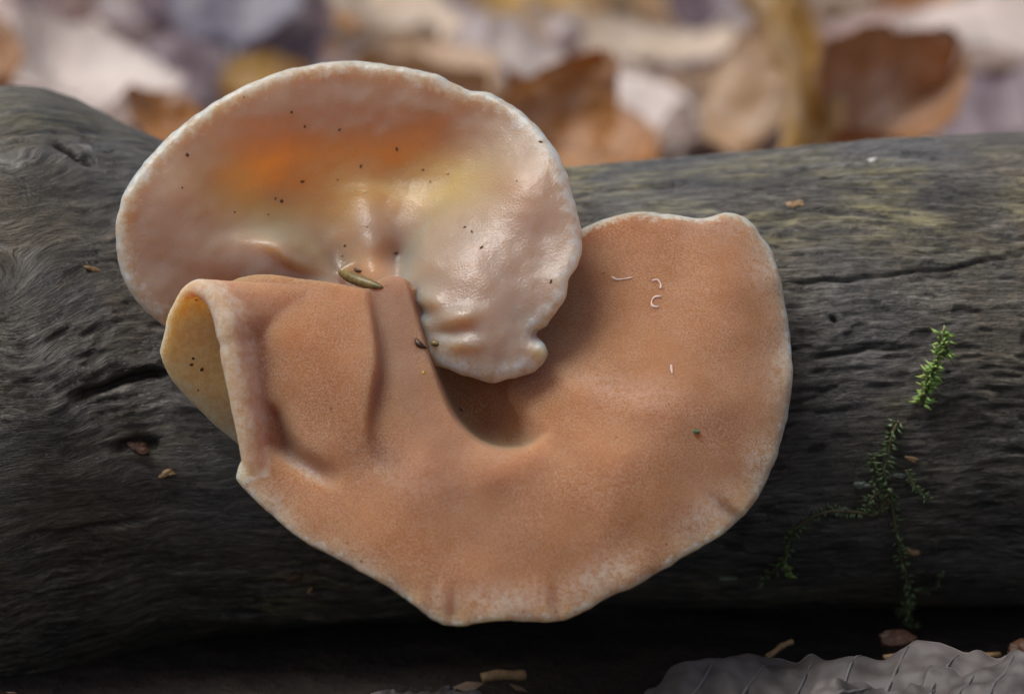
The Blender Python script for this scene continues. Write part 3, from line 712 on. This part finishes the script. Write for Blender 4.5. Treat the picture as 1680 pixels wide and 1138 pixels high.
def flake(name, px, py, L, wd, th, rot, mat, label, cat, seed=0, group=None, lift=.25):
    h = hit(px, py, ('log',))
    if not h: return
    m = ragged_mesh(name, L * .42, wd * .42, th * .5, seed); o = link(name, m, mat); put(o, h, 0, th * lift)
    # spin so that the long side lies at `rot` degrees in the picture
    n = h[1]; dr = (RIGHT * math.cos(math.radians(rot)) + UP * math.sin(math.radians(rot))); dr = (dr - n * dr.dot(n)).normalized()
    mt = Matrix((dr, n.cross(dr), n)).transposed(); o.rotation_quaternion = mt.to_quaternion()
    return tag(o, label, cat, group)
M_WHITE = mat_simple('white_grit', (.55, .52, .46), (.75, .72, .66), .5)
for a in [('white_grain', 1432, 264, .11, .06, .03, 0, M_WHITE, 'small white grain near the top edge of the log, right', 'grain', 1),
          ('bark_flake', 1305, 336, .20, .12, .025, 20, M_CHIP, 'pale orange bark flake above the long crack', 'flake', 2),
          ('bark_flake', 1495, 752, .15, .06, .03, -10, M_CHIP, 'tan flake beside the dark moss shoot', 'flake', 3),
          ('bark_flake', 1496, 903, .22, .07, .04, -38, M_CHIP, 'orange brown flake caught on the hanging moss strand', 'flake', 4),
          ('bark_flake', 152, 442, .22, .06, .015, -12, M_CHIP, 'pale scar flake on the left of the log beside the upper fungus', 'flake', 5),
          ('bark_flake', 274, 776, .17, .08, .03, 10, M_CHIP, 'tan bark chip on the log left of the lower fungus', 'flake', 6),
          ('bark_flake', 228, 735, .24, .16, .03, 0, M_WOODCHIP, 'red brown splinter in the dark hollow left of the lower fungus', 'flake', 7),
          ('bark_flake', 486, 946, .2, .1, .03, 30, M_WOODCHIP, 'dim red brown bark scrap below left of the lower fungus', 'flake', 8),
          ('bark_flake', 508, 966, .10, .04, .02, 70, M_CHIP, 'small upright tan scrap beside the red brown scrap', 'flake', 9),
          ('bark_flake', 1000, 1004, .16, .05, .02, 25, M_CHIP, 'thin tan scrap under the lower margin of the tan fungus', 'flake', 10),
          ('lichen_patch', 1412, 795, .20, .09, .025, 0, M_GREY, 'pale grey lichen patch left of the dark moss', 'lichen', 11),
          ('lichen_patch', 1380, 838, .2, .12, .03, 5, M_GREY, 'grey green lichen lump on the arching moss strand', 'lichen', 12),
          ('lichen_patch', 1478, 780, .16, .06, .025, 0, M_GREY, 'pale lichen patch directly beneath the tan flake', 'lichen', 13),
          ('lichen_patch', 1196, 948, .26, .04, .02, -3, M_GREY, 'thin pale lichen streak left of the arching strand foot', 'lichen', 14)]:
    flake(*a)

# ------------------------------------------------------------------ fallen leaves
def leaf_meshes(seed, L=1.0, wide=.36, curl=.5, cup=.3, ragged=0., nu=30, nv=15, crumple=.05, corr=.006):
    """unit leaf along +X from its stalk, upper side +Z: blade with serrated edge and thickness, midrib with petiole and side veins (cm)"""
    u = np.linspace(0, 1, nu); v = np.linspace(-1, 1, nv)
    half = wide * np.sin(np.pi * np.clip(u, .004, .996) ** .82) ** .75
    half = half * (1 + .02 * np.sin(u * 55) + ragged * noise(u * 9, seed * 1.1, 2.) + ragged * .6 * noise(u * 31, seed * 2.1, 5.))
    Uu, Vv = np.meshgrid(u, v, indexing='ij'); Hh = half[:, None]
    X = Uu * L; Y = Vv * Hh * L + .04 * L * np.sin(Uu * 3 + seed)
    def zf(x, yn, y):
        z = cup * np.abs(yn) ** 1.6 * wide * L + curl * L * (.5 * (x / L - .35) ** 2 * 1.6) + crumple * L * fbm(x / L * 3 + seed * 3.1, y / L * 3, seed, 4)
        return z - .012 * L * np.cos(yn * 3) + corr * L * np.sin((x / L - np.abs(yn) * .12) * 2 * np.pi * 9) * np.minimum(1, np.abs(yn) * 2)
    Z = zf(X, Vv, Y)
    top = np.stack([X, Y, Z], -1).reshape(-1, 3); n = len(top); bot = top - [0, 0, .014 * L]
    F = [tuple(f[::-1]) for f in grid_faces(nu, nv)] + [tuple(f + n) for f in grid_faces(nu, nv)]
    loop = [i * nv for i in range(nu)] + [(nu - 1) * nv + j for j in range(1, nv)] + [i * nv + nv - 1 for i in range(nu - 2, -1, -1)] + [j for j in range(nv - 2, 0, -1)]
    for k in range(len(loop)):
        a, b = loop[k], loop[(k + 1) % len(loop)]; F.append((a, a + n, b + n, b)[::-1])
    blade_m = mesh_from('blade', np.r_[top, bot] * CM, F)
    uu = np.linspace(-.22, .97, 22); xm = uu * L; ym = .04 * L * np.sin(np.maximum(uu, 0) * 3 + seed)
    zm = np.where(uu > 0, zf(np.maximum(xm, 0), 0 * xm, ym), zf(0 * xm, 0 * xm, 0 * xm + .04 * L * math.sin(seed)) + .25 * uu * uu * L) 
    mb = MB(); V_, F_ = tube(np.c_[xm, ym, zm - .002 * L], np.interp(uu, [-.22, 0, 1], [.016, .014, .004]) * L, 6); mb.add(V_, F_)
    rib_m = mb.mesh('midrib')
    mv = MB()
    for k in range(1, 9):
        for sd in (-1, 1):
            u0 = k / 10.; vv = np.linspace(0.02, .85, 7); ux = np.clip(u0 + vv * .12, 0, .98); hf = np.interp(ux, u, half)
            x = ux * L; yn = sd * vv; y = yn * hf * L + .04 * L * np.sin(ux * 3 + seed)
            V_, F_ = tube(np.c_[x, y, zf(x, yn, y)], np.linspace(.007, .002, 7) * L, 4); mv.add(V_, F_)
    vein_m = mv.mesh('veins')
    return blade_m, rib_m, vein_m
LEAFS = [leaf_meshes(1.0, 1, .34, .5, .35), leaf_meshes(2.3, 1, .40, .9, .2, crumple=.09), leaf_meshes(3.7, 1, .30, -.5, .6, crumple=.06), leaf_meshes(5.1, 1, .38, 1.4, -.4, crumple=.1), leaf_meshes(6.6, 1, .45, .2, .9, .06, crumple=.12)]
def leaf(loc, rot, size, kind, color, label, group=None, meshes=None, mat=None):
    root = empty('fallen_leaf', loc); tag(root, label, 'leaf', group)
    root.rotation_mode = 'QUATERNION'; root.rotation_quaternion = rot; root.scale = (size,) * 3
    for nm, m, mt in zip(('blade', 'midrib', 'veins'), (meshes or LEAFS[kind]), (1, .7, .8)):
        o = link(nm, m, (M_DAMPV if mat and nm == 'veins' else mat) or M_LEAF, root); o.color = (color[0] * mt, color[1] * mt * .96, color[2] * mt * .92, 1)
    return root
def view_rot(roll, tilt, turn=0):
    """leaf facing the camera: roll = direction of the midrib in the picture (deg, ccw from right), tilt = leaning back, turn about the midrib"""
    B = Matrix((RIGHT, UP, BACK)).transposed()
    R = B @ Matrix.Rotation(-math.radians(tilt), 3, 'X') @ Matrix.Rotation(math.radians(roll), 3, 'Z') @ Matrix.Rotation(math.radians(turn), 3, 'X')
    return R.to_quaternion()
# colours of dry leaf (albedo)
PINK = (.72, .57, .55); CREAM = (.78, .67, .54); TAN = (.62, .44, .28); ORG = (.56, .26, .07); OCH = (.66, .43, .13); PUR = (.28, .21, .26); BRN = (.50, .27, .13); GRY = (.66, .60, .63); PALE = (.86, .80, .78); SLATE = (.34, .33, .42)
hero = [  # stalk pixel, view distance behind focus, length cm, roll, tilt, turn, kind, colour, label
    ((850, 290), 15, 2.2, 62, 33, 20, 1, ORG, 'big orange brown leaf standing behind the pale fungus right shoulder'),
    ((1065, 296), 17, 2.6, 140, 38, -15, 3, ORG, 'orange brown leaf leaning left behind the log right of the upper fungus'),
    ((1290, 275), 16, 3.8, 94, 23, 62, 2, OCH, 'narrow ochre yellow leaf standing upright behind the log'),
    ((1235, 280), 18, 3.2, 70, 28, -35, 0, TAN, 'tan leaf right against the left of the ochre upright leaf'),
    ((1350, 265), 17, 2.6, 38, 42, 10, 4, BRN, 'mottled rust brown leaf arching behind the log, right'),
    ((1500, 260), 20, 3.7, 25, 57, 0, 1, PUR, 'dusky purple brown leaf at the right edge behind the log'),
    ((1500, 130), 26, 4.6, 38, 67, 0, 0, PALE, 'pale pink leaf pointing to the top right corner'),
    ((1450, 90), 32, 2.9, 60, 38, 0, 2, ORG, 'small orange leaf near the top right'),
    ((1330, 110), 29, 4.6, 12, 72, 0, 0, PINK, 'mauve pink leaf behind the ochre leaf'),
    ((1150, 240), 21, 4.3, 150, 72, 0, 1, PALE, 'broad pale grey leaf lying between the orange and ochre leaves'),
    ((1240, 140), 27, 4.6, 165, 67, 0, 0, CREAM, 'cream leaf lying above the broad pale grey leaf'),
    ((1120, 40), 38, 4.9, 20, 72, 0, 2, PINK, 'mauve leaf at the top left of the ochre leaf'),
    ((1040, 60), 36, 4.6, 165, 72, 0, 0, SLATE, 'slate grey leaf at the top edge above the cream leaf'),
    ((990, 50), 33, 3.6, 170, 57, 10, 1, OCH, 'olive yellow leaf at the top edge above the fungus shoulder'),
    ((960, 110), 27, 4.3, 160, 72, 0, 0, GRY, 'lavender grey leaf between olive leaf and orange leaf'),
    ((800, 160), 19, 2.9, 140, 62, 10, 2, TAN, 'tan orange leaf just above the right shoulder of the pale fungus'),
    ((830, 50), 36, 4.9, 175, 72, 0, 0, PINK, 'mauve grey leaf at the top centre'),
    ((720, 110), 24, 3.9, 125, 52, 20, 0, CREAM, 'bright cream leaf slanting above the pale fungus'),
    ((660, 30), 33, 3.6, 170, 52, 0, 1, ORG, 'orange brown leaf at the top edge above the pale fungus'),
    ((560, 60), 30, 3.0, 165, 67, 0, 0, CREAM, 'cream tan leaf above the left shoulder of the pale fungus'),
    ((400, 115), 24, 3.6, 95, 47, 0, 0, SLATE, 'dark slate leaf standing upright left of the cream tan leaf'),
    ((300, 90), 30, 3.6, 80, 57, 0, 0, PUR, 'dark purplish leaf left of the slate leaf'),
    ((335, 225), 16, 1.3, 160, 38, 0, 1, ORG, 'small orange leaf tucked behind the log beside the pale fungus'),
    ((360, 165), 20, 1.8, 40, 52, 0, 2, OCH, 'small ochre leaf peeping above the left shoulder of the fungus'),
    ((270, 230), 19, 4.3, 130, 67, 0, 0, PALE, 'pale pinkish leaf slanting behind the left hump of the log'),
    ((180, 130), 26, 4.9, 160, 72, 0, 0, PALE, 'wide pale leaf above the left hump of the log'),
    ((30, 150), 17, 2.5, 150, 47, 0, 1, BRN, 'dark rust leaf at the left edge just above the log'),
    ((180, 60), 36, 5.6, 170, 74, 0, 0, PINK, 'mauve leaf across the top left corner'),
    ((90, 80), 33, 4.6, 20, 72, 0, 2, GRY, 'pale lavender leaf lying across the top left'),
]
for (p, dd, L, roll, tilt, turn, kind, colr, lab) in hero:
    leaf(W(p[0], p[1], -dd), view_rot(roll, tilt, turn), L, kind, colr, lab, 'fallen leaves behind the log')
# ordinary litter on the ground behind the log
PALN = [(PINK, 'mauve pink'), (PALE, 'pale greyish'), (CREAM, 'cream'), (CREAM, 'cream'), (GRY, 'lavender grey'), (PUR, 'dusky purple'), (PALE, 'pale greyish'), (PINK, 'mauve pink'), (ORG, 'orange brown'), (TAN, 'tan')]
litter = []
for i in range(150):
    y = random.uniform(24, 66); x = random.uniform(-.30, .30) * (y + 24) * 1.0 + random.uniform(-2, 2)
    z = float(ground_z(x, y)) + random.uniform(.15, 1.1)
    e = Matrix.Rotation(random.uniform(0, 6.28), 3, 'Z') @ Matrix.Rotation(random.gauss(0, .25), 3, 'X') @ Matrix.Rotation(random.gauss(0, .2), 3, 'Y')
    colr, cn = random.choice(PALN)
    o = leaf((x, y, z), e.to_quaternion(), random.uniform(3, 5), random.randrange(3), colr, 'x', 'flat litter leaves behind the log'); litter.append((o, cn))
# which of them the camera sees, and where; what shows from nowhere near is not kept
bpy.context.view_layer.update(); dg = bpy.context.evaluated_depsgraph_get()
seen = {}; near = set()
for off in (-7, 0, 7):
    eye = (CAMP + RIGHT * off) * CM
    for py in range(-14, 285, 7):
        for px in range(-60, 1741, 9):
            dr = (W(px, py, -30) * CM - eye).normalized()
            ok, loc, nrm, idx, ob, mt = SC.ray_cast(dg, eye, dr)
            if ok and ob.parent:
                near.add(ob.parent.name)
                if off == 0 and 0 <= px <= 1680 and py >= 0: seen.setdefault(ob.parent.name, []).append((px, py))
ORD = ['leftmost', 'second from left', 'third from left', 'fourth from left', 'fifth from left', 'sixth from left', 'seventh from left', 'eighth from left', 'ninth from left', 'tenth from left', 'eleventh from left', 'twelfth from left', 'thirteenth from left', 'fourteenth from left', 'fifteenth from left', 'sixteenth from left', 'seventeenth from left', 'eighteenth from left']
for cn in sorted(set(c for o, c in litter)):
    vis_ = sorted([(sum(p[0] for p in seen[o.name]) / len(seen[o.name]), o) for o, c in litter if c == cn and o.name in seen], key=lambda a: a[0])
    for k, (mx, o) in enumerate(vis_):
        o['label'] = f'{cn} flat litter leaf behind the log, {ORD[min(k, 17)]} of its colour'
for o, cn in litter:
    if o.name not in near:
        for ch in list(o.children): bpy.data.objects.remove(ch)
        bpy.data.objects.remove(o)
    elif o.name not in seen:
        o['label'] = 'dry leaf of the litter almost hidden under other leaves behind the log'
# leaves and scraps in front of the log
big = leaf_meshes(8.2, 1, .26, .1, -.15, .14, 110, 51, .085, .0)
def on_ground(px, py, lift=.0):
    dr = (W(px, py, 0) - CAMP).normalized(); t = (lift - CAMP.z) / dr.z; return CAMP + dr * t
def front(px, py, L, yaw, tx, ty, meshes, colr, lab, lift=.2):
    e = Matrix.Rotation(math.radians(yaw), 3, 'Z') @ Matrix.Rotation(math.radians(tx), 3, 'X') @ Matrix.Rotation(math.radians(ty), 3, 'Y')
    leaf(on_ground(px, py, lift), e.to_quaternion(), L, 0, colr, lab, 'leaves in front of the log', meshes, M_DAMP)
front(1050, 1178, 4.2, 3, 4, -3, big, (.075, .068, .068), 'large crumpled grey leaf lying in the bottom right corner')
big2 = leaf_meshes(11.7, 1, .20, .15, -.1, .35, 110, 41, .09, .0)
front(1310, 1178, 3.2, -3, 10, -2, big2, (.13, .12, .125), 'ragged pale grey leaf in front of the large grey one, bottom right', .3)
front(800, 1160, 1.1, 168, -10, 0, big2, (.26, .26, .28), 'small grey leaf scrap at the bottom edge left of centre')
for (a, b, r, mt, lab) in [((790, 1112, .2), (862, 1104, .1), .05, M_CHIP, 'short orange twig piece at the bottom edge below the fungus'),
                           ((1440, 1045, -.3), (1500, 1042, -.4), .07, M_WOODCHIP, 'red brown wood chip above the grey leaf'),
                           ((1300, 1052, -.2), (1258, 1075, -.1), .03, M_CHIP, 'thin pale stick at the left tip of the grey leaf'),
                           ((1450, 1078, .2), (1640, 1072, -.2), .03, M_CHIP, 'long thin stalk lying along the top of the grey leaves'),
                           ((1655, 1080, .0), (1700, 1065, -.2), .10, M_WOODCHIP, 'red brown wood chip at the right edge by the grey leaves')]:
    A_, B_ = np.array(W(*a)), np.array(W(*b)); t = np.linspace(0, 1, 9)[:, None]
    P = A_ + (B_ - A_) * t + np.c_[0 * t, 0 * t, .015 * np.sin(t * 5)]
    if mt is M_WOODCHIP:
        o = link('wood_chip', ragged_mesh('wood_chip', np.linalg.norm(B_ - A_) / 2, r * 1.3, r * .4, a[0] * .01), mt); o.location = Vector((A_ + B_) / 2) * CM
        o.rotation_euler = (.5, .1, .2); tag(o, lab, 'wood chip', 'wood chips in front of the log'); continue
    V, F = tube(P, r * (1 + .3 * noise(np.arange(9) * .9, r * 40)), 9)
    o = link('twig_piece', MB().add(V, F).mesh('twig_piece', A_), mt); o.location = Vector(A_) * CM; tag(o, lab, 'twig', 'twig pieces in front of the log')
# crumbs of leaf under everything: uncountable
mb = MB(); rr = random.Random(3)
for i in range(3600):
    if i < 260: x, y = rr.uniform(-6, 6), rr.uniform(-4.5, -1)
    else: y = rr.uniform(2, 70); x = rr.uniform(-.34, .34) * (y + 26)
    z = float(ground_z(x, y)) + rr.uniform(.02, .25); s = rr.uniform(.05, .16) if i < 260 else rr.uniform(.2, .7); a = rr.uniform(0, 6.28)
    dx, dy = math.cos(a) * s, math.sin(a) * s; w_ = rr.uniform(.3, .8); tl = rr.uniform(-.3, .3) * s
    V = [(x - dx, y - dy, z), (x + dy * w_, y - dx * w_, z + tl), (x + dx, y + dy, z + .1 * s), (x - dy * w_, y + dx * w_, z - tl * .5), (x, y, z - .04)]
    mb.add(V, [(0, 1, 2), (0, 2, 3), (0, 4, 1), (1, 4, 2), (2, 4, 3), (3, 4, 0)])
cr = link('leaf_crumbs', mb.mesh('leaf_crumbs', smooth=False), mat_simple('leaf_crumb', (.10, .055, .03), (.30, .21, .15), .6, 1.2, .2)); cr['kind'] = 'stuff'
cr['label'] = 'brown leaf crumbs scattered over the soil'; cr['category'] = 'leaf litter'
